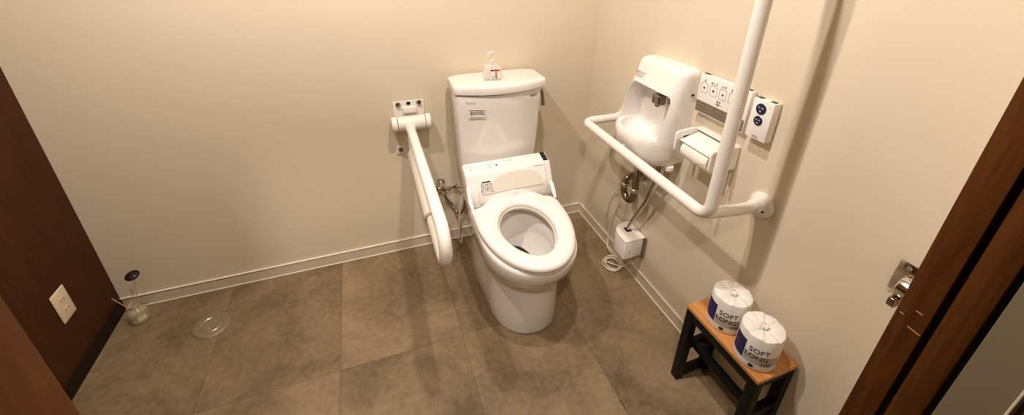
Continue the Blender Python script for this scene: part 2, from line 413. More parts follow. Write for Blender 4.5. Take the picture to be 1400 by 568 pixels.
for v in me.vertices:   # lay the window on the tilted top
    v.co.z += .574 + (v.co.y + .232) * (.016 / .068) + .0006
topu = Vector((0, .068, .016)).normalized()
def top_pt(x, y, off=.0008): return Vector((x, y, .574 + (y + .232) * (.016 / .068) + off))
text('print', 'ウォシュレット Apricot', .0125, top_pt(UX - .125, -.262), (1, 0, 0), topu, GREYP, unit)
text('print', '便座 ・ノズルきれい ・ 節電', .0075, top_pt(UX - .125, -.278), (1, 0, 0), topu, GREYP, unit)
link('print_mark', box(-.004, .004, -.004, .004, 0, .0006, mtx=frame_mtx(top_pt(UX - .052, -.272, .0003), (1, 0, 0), topu)), BLACK, unit, 0)
text('print', 'TOTO', .011, top_pt(UX + .005, -.255), (1, 0, 0), topu, GREYP, unit, 1.3)
for k in range(4):
    link('indicator', box(-.003, .003, -.0015, .0015, 0, .0006, mtx=frame_mtx(top_pt(UX + .088 + k * .018, -.250, .0003), (1, 0, 0), topu)), GREYP, unit, 0)
link('print_mark', box(-.022, .022, -.0013, .0013, 0, .0006, mtx=frame_mtx(slope_pt(UX + .128, .007, .0005), (1, 0, 0), -sl)), GREYP, unit, 0)
sm = frame_mtx(slope_pt(UX - .116, .062, .0006), (1, 0, 0), -sl)
stk = link('instruction_sticker', box(-.020, .020, -.026, .026, 0, .0006, mtx=sm), PLAS2, unit, 0)
link('print_bar', box(-.019, .019, .020, .0255, .0006, .0012, mtx=sm), BLACK, unit, 0)
b = text_bm('警告 注意 感電\n水ぬれ 禁止 火\n分解 修理 改造\n禁止 低温やけど\n必ずアース工事', .0075, .0002, lines=1.05); b.transform(frame_mtx(slope_pt(UX - .116, .066, .0014), (1, 0, 0), -sl))
link('print', b, BLACK, unit, 0)
# seat ring
def seat_ring(off, z, inner):
    pts = []; n = 96
    for k in range(n):
        t = 2 * PI * k / n; c, s = math.cos(t), math.sin(t)
        if inner:
            x = c * (.104 - off) * (1 + .10 * s) ; cy, a = -.560, .152 - off
            y = cy + s * a; pts.append((TX + x, y, z + .010 * max(0, s) ** 2)); continue
        if s <= 0: x = math.copysign(abs(c) ** (2 / 2.05), c) * (.188 + off); y = -.48 + -abs(s) ** (2 / 2.05) * (.310 + off)
        else:
            x = math.copysign(abs(c) ** (2 / 5.), c) * (.188 + off); y = -.48 + abs(s) ** (2 / 5.) * (.112 + off)
            if abs(x) < .14:
                w_ = (1 - (x / .14) ** 2) ** 1.2; y += .040 * w_; z_ = z + .034 * w_ * max(0, s) ** 3
                pts.append((TX + x, y, z_)); continue
        pts.append((TX + x, y, z))
    return pts
T0 = .416
prf = [(-.012, T0, 0), (-.003, T0 + .003, 0), (0, T0 + .010, 0), (-.001, T0 + .018, 0), (-.006, T0 + .025, 0), (-.016, T0 + .0295, 0), (-.035, T0 + .031, 0)]
inn = [(-.035, T0 + .0290, 1), (-.018, T0 + .0275, 1), (-.007, T0 + .022, 1), (-.001, T0 + .014, 1), (0, T0 + .006, 1), (-.004, T0, 1)]
rr = [seat_ring(o, z, False) for o, z, i in prf] + [seat_ring(o, z, True) for o, z, i in inn]
seat = link('seat', loft(rr, False, False, closed=True), PLAS, toilet, 60)
for s in (-1, 1):
    pts = fillet([(TX + s * .184 + .006, -.300, .505), (TX + s * .188 + .006, -.330, .500), (TX + s * .187 + .004, -.362, .462), (TX + s * .182, -.43, .438)], .02, 5)
    if s == 1: pts = [Vector(q) for q in ((TX + .190, -.318, .478), (TX + .190, -.345, .468), (TX + .186, -.375, .452), (TX + .181, -.41, .440))]
    link('hinge_arm', tube(pts, [.005] + [.0095] * (len(pts) - 2) + [.005], 14), PLAS, seat, 60)
link('seat_cushion', loft([seat_ring(-.004, .409, False), seat_ring(-.004, .417, False), seat_ring(.004, .417, True), seat_ring(.004, .409, True)], False, False, closed=True), PLASG, seat, 40)
for o_ in (ped, seat, *[c for c in toilet.children if c.name.split('.')[0] in ('drain_throat', 'water_surface', 'foot_cap', 'side_screw', 'seat_cushion')], *seat.children):
    o_.data.transform(Matrix.Translation((TX, -.15, 0)) @ Matrix.Rotation(-.026, 4, 'Z') @ Matrix.Translation((-TX, .15, 0)))
# cream power cord from the unit down to the floor at the left
link('power_cord', tube(fillet([(TX - .19, -.24, .43), (TX - .205, -.23, .36), (TX - .215, -.20, .16), (TX - .190, -.15, .07), (TX - .175, -.10, .10)], .05, 6), .0035, 8), CORD, toilet)

# pump bottle on the tank lid
pb = thing('pump_bottle', 'clear hand-sanitiser pump bottle with a red and black label on the tank lid', 'bottle', (-.571, -.135, .9065))
Z0 = .9068
def rrect(cx, cy, hx, hy, r, z, n=6, rot=0):
    pts = []
    for (sx, sy, a0) in ((1, 1, 0), (-1, 1, PI / 2), (-1, -1, PI), (1, -1, 3 * PI / 2)):
        for k in range(n + 1):
            a = a0 + PI / 2 * k / n; x = sx * (hx - r) + r * math.cos(a); y = sy * (hy - r) + r * math.sin(a)
            pts.append((cx + x * math.cos(rot) - y * math.sin(rot), cy + x * math.sin(rot) + y * math.cos(rot), z))
    return pts
def rr_loft(cx, cy, spec, rot=0): return loft([rrect(cx, cy, hx, hy, min(r, hx, hy), z, rot=rot) for z, hx, hy, r in spec])
bx, by = -.571, -.135
link('bottle_body', rr_loft(bx, by, [(Z0, .036, .019, .010), (Z0 + .002, .038, .021, .010), (Z0 + .050, .038, .021, .011), (Z0 + .062, .028, .016, .010), (Z0 + .068, .012, .011, .009), (Z0 + .074, .011, .011, .009)], -.15), CLEARP, pb, 50)
link('gel', rr_loft(bx, by, [(Z0 + .003, .035, .018, .008), (Z0 + .040, .035, .018, .008)], -.15), GEL, pb, 50)
link('pump_collar', cyl((bx, by, Z0 + .0735), (bx, by, Z0 + .086), .012, 24, .0015), CLEARP, pb)
pm = cyl((bx, by, Z0 + .086), (bx, by, Z0 + .112), .0042, 14)
pm = tube(fillet([(bx + .006, by, Z0 + .116), (bx - .006, by - .004, Z0 + .117), (bx - .027, by - .010, Z0 + .110)], .008, 4), [.0075] + [.006] * 5 + [.0035], 12, bm=pm)
link('pump_head', pm, CLEARP, pb, 50)
lbm = frame_mtx((bx + .006, by - .0222, Z0 + .028), (1, -.15, 0), (0, 0, 1))
pl = link('bottle_label', box(-.019, .021, -.022, .020, 0, .0005, mtx=lbm), PLAS2, pb, 0)
link('red_band', box(-.010, .021, .014, .0195, .0005, .0010, mtx=lbm), RED, pb, 0)
link('black_band', box(-.019, -.010, .014, .0195, .0005, .0010, mtx=lbm), BLACK, pb, 0)
b = text_bm('手\n指\n消\n毒', .0072, .0002, lines=.9); b.transform(lbm @ Matrix.Translation((.004, 0, .0008))); link('print', b, BLACK, pb, 0)
b = text_bm('アルコール\n  ▲   洗浄', .006, .0002); b.transform(lbm @ Matrix.Translation((-.002, -.014, .0008))); link('print', b, BLACK, pb, 0)

# water stop valve beside the toilet
vl = thing('water_valve', 'chrome water stop valve on the back wall left of the toilet', 'valve', (-.80, 0, .33))
v = cyl((-.80, -.0005, .36), (-.80, -.008, .36), .020, 28, .002)
v = cyl((-.80, -.008, .36), (-.80, -.060, .36), .010, 20, bm=v)
link('wall_flange', v, CHROME, vl)
v = cyl((-.825, -.062, .36), (-.760, -.062, .352), .0105, 20, .002)
v = cyl((-.795, -.062, .358), (-.795, -.062, .325), .011, 20, .002, bm=v)
link('valve_body', v, CHROME, vl)
link('valve_nut', cyl((-.777, -.062, .354), (-.765, -.062, .3525), .013, 6, .001), CHROME, vl, 20)
link('valve_handle', merge(cyl((-.84, -.062, .362), (-.824, -.062, .36), .013, 12, .002), cyl((-.80, -.06, .36), (-.80, -.080, .36), .010, 16, .002)), DCHROME, vl)
link('supply_pipe', tube(fillet([(-.762, -.062, .353), (-.735, -.072, .362), (-.712, -.125, .385), (-.700, -.16, .42)], .02, 6), .0075, 14), CHROME, vl)
link('pipe_nut', cyl((-.745, -.066, .357), (-.733, -.073, .363), .012, 6, .001), CHROME, vl, 20)
link('supply_hose', tube(fillet([(-.795, -.062, .33), (-.788, -.066, .30), (-.762, -.09, .27), (-.742, -.13, .23), (-.725, -.17, .30), (-.715, -.19, .42)], .03, 6), .006, 12), DCHROME, vl)

# ------------------------------------------------------------------ flip-up grab rail
fb = thing('folding_grab_rail', 'white folding armrest rail hinged on the back wall left of the toilet', 'grab rail', (-.92, 0, .70))
BX = -.925
pl = box(-.985, -.850, -.006, -.0005, .67, .802, .003, 2)
link('mounting_plate', pl, BARM, fb)
link('mounting_plate', box(-.990, -.950, -.006, -.0005, .545, .588, .003, 2), BARM, fb)
for x, z in ((-.962, .788), (-.872, .790), (-.970, .569)):
    b = cyl((x, -.006, z), (x, -.010, z), .0105, 20, .001); cyl((x, -.010, z), (x, -.018, z), .0075, 6, .001, bm=b)
    link('bolt', b, DCHROME, fb, 25)
link('latch_slot', box(-.926, -.909, -.0085, -.0055, .783, .797, .001, 1), BLACKG, fb)
link('latch_guard', box(-.945, -.885, -.022, -.005, .748, .776, .005, 3), BARM, fb)
link('hinge_housing', cyl((-.973, -.045, .712), (-.857, -.045, .712), .032, 40, .002), BARM, fb)
for a, b_ in ((-1.000, -.975), (-.855, -.832)):
    link('end_cap', cyl((a, -.045, .712), (b_, -.045, .712), .034, 40, .005), BARM, fb)
link('stem_collar', cyl((BX, -.070, .709), (BX, -.105, .706), .021, 28, .002), BARM, fb)
loop = fillet([(BX, -.08, .705), (BX, -.826, .703), (BX, -.826, .580), (BX, -.50, .572)], .061, 12)
link('rail_tube', tube(loop, .0190, 24), BARM, fb, 60)
link('lower_sleeve', cyl((BX, -.07, .572), (BX, -.565, .572), .0235, 32, .003), BARM, fb)
link('sleeve_cap', cyl((BX, -.560, .572), (BX, -.574, .572), .0262, 32, .003), PLASD, fb)
link('cap_screw', cyl((BX - .018, -.572, .580), (BX - .018, -.5765, .580), .003, 12), BLACK, fb)
link('clamp_block', box(BX - .012, BX + .014, -.668, -.640, .545, .592, .003, 2), STEEL, fb)
link('pivot_arm', tube(fillet([(BX, -.09, .572), (BX, -.055, .585), (BX, -.045, .69)], .02, 6), .013, 16), BARM, fb)

# ------------------------------------------------------------------ L grab bar on right wall
gb = thing('l_shaped_grab_bar', 'thick white L-shaped grab bar standing out from the right wall', 'grab bar', (0, -1.04, .735))
GX, GZ, GY = -.206, .735, -1.036
YF = -.315
p = fillet([(-.012, YF, GZ), (GX, YF, GZ), (GX, GY, GZ), (GX, GY, 1.50), (-.012, GY, 1.50)], {1: .035, 2: .048, 3: .05}, 10)
link('bar_tube', tube(p, .0178, 28), BARM, gb, 60)
link('bar_tube', tube([(GX, GY + .011, GZ + .011), (GX + .02, GY + .009, GZ + .009), (-.10, GY + .002, GZ + .002), (-.012, GY, GZ)], .0170, 28), BARM, gb, 60)
for y, z in ((YF, GZ), (GY, GZ), (GY, 1.50)):
    f = lathe([(0, 0), (.040, 0), (.041, .003), (.040, .010), (.034, .017), (.025, .021), (.0225, .040), (.0185, .043), (0, .043)], (-.0005, y, z), (-1, 0, 0), 40)
    link('wall_flange', f, BARM, gb, 50)
link('set_screw', cyl((-.028, GY - .0225, GZ - .004), (-.028, GY - .0265, GZ - .004), .004, 12), BLACK, gb)

# ------------------------------------------------------------------ hand wash basin
hb = thing('wash_basin', 'white ceramic hand basin with a tall back and hooded bowl on the right wall', 'basin', (0, -.565, .69))
BC = -.562
def bring(d, hw, z, rc=None, n=10, back=0., s=0.):
    BC = -.562 + s
    rc = rc if rc else min(d * .8, hw * .8); rc = min(rc, d - .001, hw)
    pts = [(back - .0005, BC + hw, z)]
    for k in range(n + 1):
        a = PI / 2 * k / n; pts.append((-(d - rc) - rc * math.sin(a), BC + hw - rc + rc * math.cos(a), z))
    for k in range(n + 1):
        a = PI / 2 * k / n; pts.append((-(d - rc) - rc * math.cos(a), BC - hw + rc - rc * math.sin(a), z))
    pts.append((back - .0005, BC - hw, z)); return pts
R = []
for z, d, hw, rc in ((.690, .120, .118, .06), (.693, .138, .128, .07), (.702, .150, .133, .08), (.725, .163, .136, .09), (.755, .172, .137, .10), (.778, .176, .137, .10), (.788, .175, .137, .10), (.796, .170, .136, .095),
                     (.85, .148, .1355, .075), (.92, .120, .135, .055), (.98, .095, .135, .040), (1.03, .076, .135, .03), (1.043, .071, .134, .03), (1.052, .060, .128, .03), (1.056, .045, .117, .03)):
    R.append(bring(d, hw - .010 * max(0, (z - .79) / .26), z, rc, s=-.008 * max(0, (z - .79) / .26)))
body = link('basin_body', loft(R), PORC, hb, 50)
C = []
for z, d, hw, rc, bk in ((.738, .09, .035, .02, -.04), (.742, .125, .065, .04, -.035), (.752, .142, .088, .06, -.03), (.770, .155, .106, .08, -.028), (.7865, .162, .117, .10, -.026), (.7966, .164, .119, .105, -.026),
                         (.7972, .40, .120, .02, -.026), (.90, .40, .114, .02, -.026), (.94, .40, .110, .02, -.028), (.956, .40, .104, .02, -.032), (.963, .40, .094, .02, -.038)):
    pts = bring(d, hw, z, rc, back=bk, s=-.012 * max(0, (z - .79) / .17)); C.append(pts)
cut = link('cut', loft(C), PORC)
boolean(body, cut)
bm_ = body.data
for p_ in bm_.polygons: p_.use_smooth = True
bm_.set_sharp_from_angle(angle=math.radians(38))
bevel_mod(body, .005, 3, 50)
# spout, sensor eye, drain, overflow boss, logo
sp = box(-.034, .0, -.0165, .0165, -.012, .012, .006, 4, mtx=Matrix.Translation((-.046, BC - .020, .945)) @ Matrix.Rotation(.55, 4, 'Y'))
link('spout', box(-.108, -.030, BC - .078, BC - .034, .914, .954, .008, 4), DCHROME, hb)
link('spout_collar', box(-.085, -.062, BC - .0785, BC - .0335, .9135, .9545, .008, 3), CHROME, hb)
sp.free()
link('spout_tip', cyl((-.094, BC - .056, .915), (-.094, BC - .056, .908), .009, 20, .001), BLACKG, hb)
link('basin_drain', lathe([(0, 0), (.017, 0), (.019, .002), (.015, .004), (.013, .002), (0, .0015)], (-.085, BC, .7385), (0, 0, 1), 28), STEEL, hb)
link('overflow_cap', lathe([(0, 0), (.006, 0), (.006, .0015), (.004, .003), (0, .003)], (-.1625, BC + .015, .725), (-1, 0, -.3), 20), PORC, hb)
sf = Vector((-.072 + .094, 0, 1.043 - .98))   # up the slope
text('maker_mark', '自動水栓 TOTO\n手をかざすと\n水が出ます', .0085, (-.0935, BC + .070, .992), (0, -1, 0), sf, GREYP, hb, lines=.95)
link('side_clip', box(-.024, -.012, BC - .1385, BC - .1345, .965, .972, .001, 1), BLACKG, hb)
link('soap_cap', cyl((-.05, BC - .125, .690), (-.05, BC - .125, .668), .017, 24, .005), PORC, hb)
# chrome trap
tz = .475
pp = [(-.085, BC + .004, .692), (-.085, BC + .004, tz), ]
arc = [(-.085, BC + .004 + .035 - .035 * math.cos(a), tz - .035 * math.sin(a)) for a in [PI * k / 12 for k in range(13)]]
arc2 = [(-.085 + .028 - .028 * math.cos(a), BC + .074, tz + .028 + .028 * math.sin(a)) for a in [PI / 2 * k / 8 for k in range(9)]]
trap = tube([pp[0]] + arc + arc2 + [(-.002, BC + .074, tz + .056)], .0145, 22)
dt = link('drain_trap', trap, DCHROME, hb, 60)
for c, ax in (((-.085, BC + .004, .50), (0, 0, 1)), ((-.085, BC + .074, .487), (0, 0, 1)), ((-.085, BC + .004, .66), (0, 0, 1))):
    c = Vector(c); link('trap_nut', cyl(c, c + Vector(ax) * .018, .020, 24, .003), CHROME, dt, 30)
link('wall_rosette', lathe([(0, 0), (.028, 0), (.027, .004), (.016, .009), (0, .009)], (-.0005, BC + .074, tz + .056), (-1, 0, 0), 28), CHROME, dt)
link('tailpipe', cyl((-.06, BC - .085, .690), (-.055, BC - .085, .60), .006, 12), DCHROME, hb)

# ------------------------------------------------------------------ small box below the basin with its cords
hx = thing('heater_box', 'small white rounded control box low on the right wall below the basin', 'control box', (0, -.52, .165))
def dring(z, s=0.):
    pts = []; y0, y1, d = -.452 - s, -.582 + s, .108 - s
    pts.append((-.004, y0, z))
    for k in range(11):
        a = PI / 2 * k / 10; pts.append((-(d - .075) - .075 * math.sin(a), y0 - .075 + .075 * math.cos(a), z))
    for k in range(5):
        a = PI / 2 * k / 4; pts.append((-(d - .008) - .008 * math.cos(a), y1 + .008 - .008 * math.sin(a), z))
    pts.append((-.004, y1, z)); return pts
link('case', loft([dring(.158, .003), dring(.161), dring(.240), dring(.244, .002)]), PLAS2, hx, 40)
link('cover', loft([dring(.2445, .0015), dring(.254, .0015), dring(.257, .005)]), PLAS, hx, 40)
link('back_bracket', box(-.016, -.0005, -.592, -.448, .148, .254, .002, 2), DCHROME, hx)
link('cord_socket', box(-.062, -.036, -.525, -.495, .2565, .261, .002, 2), BLACK, hx)
link('seam', box(-.0785, -.0775, -.5835, -.5815, .19, .205), BLACK, hx)
link('print_bar', box(-.050, -.022, -.5835, -.5815, .168, .172), GREYP, hx)
cord1 = tube(fillet([(-.048, -.512, .258), (-.048, -.522, .30), (-.050, -.60, .46), (-.050, -.655, .61), (-.055, -.66, .692)], .05, 6), .0055, 10)
link('cord', cord1, CORD, hx)
link('cord', tube(fillet([(-.052, -.505, .258), (-.055, -.525, .31), (-.058, -.60, .475), (-.064, -.64, .60), (-.066, -.645, .692)], .05, 6), .004, 10), CORDG, hx)
# coiled cord on the floor under it
pts = []
for k in range(140):
    t_ = k / 139 * 2 * PI * 3.3; r_ = .036 + .006 * math.sin(t_ * .7 + 1)
    pts.append((-.060 + r_ * 1.15 * math.cos(t_ + .6), -.452 + r_ * 1.15 * math.sin(t_ + .6), .005 + .012 * k / 139 + .002 * math.sin(3 * t_)))
lead = fillet([(-.010, -.375, .30), (-.012, -.335, .20), (-.014, -.325, .08), (-.035, -.36, .03)], .05, 6)
cc = tube(lead + pts, .0030, 8)
tag(link('coiled_cord', cc, CORD), 'loose coil of thin white cord on the floor below the small wall box', 'cord')
link('cord_tail', tube(fillet([pts[-1], (-.035, -.50, .022), (-.012, -.525, .07), (-.014, -.53, .158)], .03, 5), .0030, 8), CORD, bpy.data.objects['coiled_cord'])
# wall outlet plate behind the trap with dark thin wire
op = thing('outlet_cover', 'small beige wall plate with a thin wire behind the chrome trap', 'wall plate', (0, -.38, .28))
link('plate', box(-.006, -.0005, -.417, -.347, .225, .325, .002, 2), WALL, op)
link('thin_wire', tube(fillet([(-.004, -.345, .33), (-.010, -.33, .335), (-.012, -.30, .26), (-.013, -.29, .16), (-.012, -.31, .09)], .02, 5), .0014, 6), CORDG, op)

# ------------------------------------------------------------------ wall remote
rm = thing('bidet_remote', 'wide white wall remote with four outlined buttons and a grey lower band', 'remote control', (0, -.823, .925))
RY0, RY1 = -.722, -.924
F = -.024
link('case', box(F, -.004, RY1, RY0, .924, 1.058, .003, 2), PLAS, rm)
link('wall_cradle', box(-.006, -.0005, RY1 + .008, RY0 - .008, .918, 1.05, .001, 1), PLAS2, rm)
link('lower_band', box(F - .0012, F + .001, RY1 + .003, RY0 - .003, .929, .966, .0005, 1), GREYB, rm)
for y in (RY0 - .018, RY1 + .018): link('top_clip', box(-.020, -.008, y - .010, y + .010, 1.0575, 1.0595), BLACKG, rm)
def rtxt(s, size, y, z, m=BLACK, parent=rm, x=F, ext=.0002, sx=1.):
    b = text_bm(s, size, ext, sx=sx); b.transform(frame_mtx((x - .0006, y, z), (0, -1, 0), (0, 0, 1))); return link('print', b, m, parent, 0)
for i, (s, c) in enumerate((('止', '■'), ('おしり', '■'), ('ビデ', '●'), ('乾燥', '▲'))):
    y = RY0 - .024 - .039 * i; z = 1.014
    o_, i_ = rrect(0, 0, .0145, .017, .006, 0), rrect(0, 0, .0135, .016, .0055, 0)
    mt = frame_mtx((F - .0001, y, z), (0, -1, 0), (0, 0, 1)); t = bmesh.new()
    def ringv(pts, zz): return [t.verts.new(mt @ Vector((p[0], p[1], zz))) for p in pts]
    A, B_, C_, D_ = ringv(o_, 0), ringv(o_, .0008), ringv(i_, .0008), ringv(i_, 0)
    bridge(t, A, B_); bridge(t, B_, C_); bridge(t, C_, D_); bridge(t, D_, A)
    btn = link('button', t, GREYP, rm, 0)
    rtxt(c, .009, y, z - .001, parent=btn); rtxt(s, .010, y, z + .0235, parent=btn)
rtxt('流す', .009, -.815, .985); rtxt('− 水勢 ＋', .007, -.815, .976); rtxt('音 大', .009, -.882, .985); rtxt('停止', .006, -.882, .976)
for y in (-.748, -.785, -.822, -.86, -.895):
    rtxt('便座 温', .008, y, .955, GREYP, x=F - .0012); rtxt('入 ・ 切', .0065, y, .942, GREYP, x=F - .0012)

# sound unit
su = thing('sound_unit', 'small white wall unit with two round midnight-blue buttons', 'wall unit', (0, -.972, .93))
S0, S1 = -.938, -1.006; F2 = -.030
link('case', box(F2, -.0005, S1, S0, .930, 1.050, .003, 2), PLAS, su)
for y in (S0 - .013, S1 + .013): link('top_clip', box(-.024, -.010, y - .008, y + .008, 1.0495, 1.0515), BLACKG, su)
for y, z, r in ((-.969, 1.023, .0165), (-.969, .987, .0145)):
    b = link('round_button', lathe([(0, 0), (r, 0), (r, .0010), (r - .001, .0018), (0, .0018)], (F2 + .0002, y, z), (-1, 0, 0), 40), BLUEK, su)
    rtxt('▲ ♪ ▲' if r > .015 else '▲ ♪ ▲', r * .36, y, z + r * .25, WHITEP, b, F2 - .0018); rtxt('■', r * .36, y, z - r * .42, WHITEP, b, F2 - .0018)
link('indicator', cyl((F2 + .0004, -.995, 1.035), (F2 - .0006, -.995, 1.035), .0015, 10), GREYP, su)
rtxt('TOTO', .007, -.972, .938, parent=su, x=F2)

# ------------------------------------------------------------------ paper holder
ph = thing('paper_holder', 'white toilet paper holder with a flat lid below the wall remote', 'paper holder', (0, -.835, .79))
PY0, PY1 = -.752, -.918
link('back_plate', box(-.010, -.0005, PY1 + .002, PY0 - .002, .790, .874, .003, 2), PLAS2, ph)
for y0, y1 in ((PY0 - .009, PY0), (PY1, PY1 + .009)):
    t = bmesh.new(); pr = [(-.003, .872), (-.060, .876), (-.108, .870), (-.114, .862), (-.114, .806), (-.108, .798), (-.003, .792)]
    a = [t.verts.new((x, y0, z)) for x, z in pr]; b = [t.verts.new((x, y1, z)) for x, z in pr]; bridge(t, a, b); t.faces.new(a); t.faces.new(b)
    bmesh.ops.recalc_face_normals(t, faces=t.faces); bmesh.ops.bevel(t, geom=t.edges[:], offset=.0015, segments=2, affect='EDGES')
    link('side_arm', t, PLAS, ph)
link('top_shelf', box(-.030, -.003, PY1 + .006, PY0 - .006, .868, .876, .002, 2), PLAS, ph)
lidm = Matrix.Translation((-.026, 0, .8610)) @ Matrix.Rotation(-.25, 4, 'Y')
link('paper_lid', box(-.078, 0, PY1 + .013, PY0 - .013, -.003, .0015, .0012, 2, mtx=lidm), PLAS, ph)
link('arm_slot', box(-.085, -.050, PY0 - .0098, PY0 - .0088, .838, .852), BLACKG, ph)
link('spindle', cyl((-.066, PY0 - .012, .820), (-.066, PY1 + .012, .820), .009, 20), PLAS2, ph)
tr = thing('toilet_roll', 'part-used toilet paper roll hanging in the white wall holder', 'toilet roll', (-.066, -.835, .83))
rl = bmesh.new(); seg = 40; ro, ri = .0385, .018
rings = []
for y, r in ((-.777, ri), (-.777, ro - .001), (-.778, ro), (-.892, ro), (-.893, ro - .001), (-.893, ri)):
    rings.append([(-.066 + r * math.cos(2 * PI * k / seg), y, .812 + r * math.sin(2 * PI * k / seg)) for k in range(seg)])
rl.free(); link('paper', loft(rings, False, False, closed=True), ROLLT, tr)
rings = []
for y, r in ((-.776, .0175), (-.776, .0165), (-.894, .0165), (-.894, .0175)):
    rings.append([(-.066 + r * math.cos(2 * PI * k / seg), y, .812 + r * math.sin(2 * PI * k / seg)) for k in range(seg)])
link('core', loft(rings, False, False, closed=True), CORDG, tr)
# folded triangular end
t = bmesh.new(); A_ = []
for k in range(13):
    a = math.radians(150 + 66 * k / 12); hwk = .056 * (1 if k < 5 else max(.02, 1 - (k - 5) / 7.2)); row = []
    for yy in (-.835 - hwk, -.835 + hwk):
        for q in (ro + .0004, ro + .0014): row.append(t.verts.new((-.066 + q * math.cos(a), yy, .812 + q * math.sin(a))))
    A_.append((row[0], row[1], row[3], row[2]))
for a, b in zip(A_, A_[1:]): bridge(t, a, b)
t.faces.new(A_[0]); t.faces.new(A_[-1])
link('folded_end', t, ROLLT, tr, 0)

# ------------------------------------------------------------------ chrome bracket by the door
kb = thing('chrome_handle', 'chrome handle with square plate on the right wall beside the door frame', 'handle', (0, -1.40, .77))
link('plate', box(-.004, -.0005, -1.455, -1.374, .730, .818, .0015, 2), CHROME, kb)
link('screw', lathe([(0, 0), (.005, 0), (.0045, .002), (0, .0025)], (-.0045, -1.395, .806), (-1, 0, 0), 16), CHROME, kb)
h = cyl((-.014, -1.398, .765), (-.014, -1.440, .765), .027, 40, .003)
link('barrel', merge(h, cyl((-.004, -1.418, .765), (-.03, -1.418, .765), .012, 20)), CHROME, kb)
link('square_knob', box(-.046, -.026, -1.415, -1.399, .722, .744, .003, 3), DCHROME, kb)

# ------------------------------------------------------------------ stool
st = thing('small_stool', 'small stool with honey wooden top and black frame against the right wall', 'stool', (-.08, -1.14, 0))
SX0, SX1, SY0, SY1, SH = -.158, -.008, -1.283, -1.003, .345
link('seat', box(SX0 - .002, SX1 + .002, SY0 - .002, SY1 + .002, SH - .014, SH, .002, 2), OAK, st)
LW = .030
link('apron', box(SX0, SX0 + .020, SY0 + LW, SY1 - LW, SH - .046, SH - .014, .0015, 2), BLACKW, st)
link('apron', box(SX1 - .020, SX1, SY0 + LW, SY1 - LW, SH - .046, SH - .014, .0015, 2), BLACKW, st)
for y0 in (SY0, SY1 - LW):
    y1 = y0 + LW
    for x0, x1 in ((SX0, SX0 + .028), (SX1 - .028, SX1)):
        link('leg', box(x0, x1, y0, y1, 0.0, SH - .014, .0015, 2), BLACKW, st)
    link('end_rail', box(SX0 + .028, SX1 - .028, y0 + .003, y1 - .003, 0.008, .036, .0015, 2), BLACKW, st)
    link('end_rail', box(SX0 + .028, SX1 - .028, y0 + .003, y1 - .003, .150, .176, .0015, 2), BLACKW, st)
    link('end_rail', box(SX0 + .028, SX1 - .028, y0 + .003, y1 - .003, SH - .044, SH - .014, .0015, 2), BLACKW, st)
xm = (SX0 + SX1) / 2 - .022
link('stretcher', box(xm - .013, xm + .013, SY0 + LW - .002, SY1 - LW + .002, .150, .176, .004, 2), BLACKW, st)
link('knot', lathe([(0, 0), (.0045, 0), (.004, .0006), (0, .0008)], (-.135, -1.115, SH - .0001), (0, 0, 1), 14), BLACKW, st)

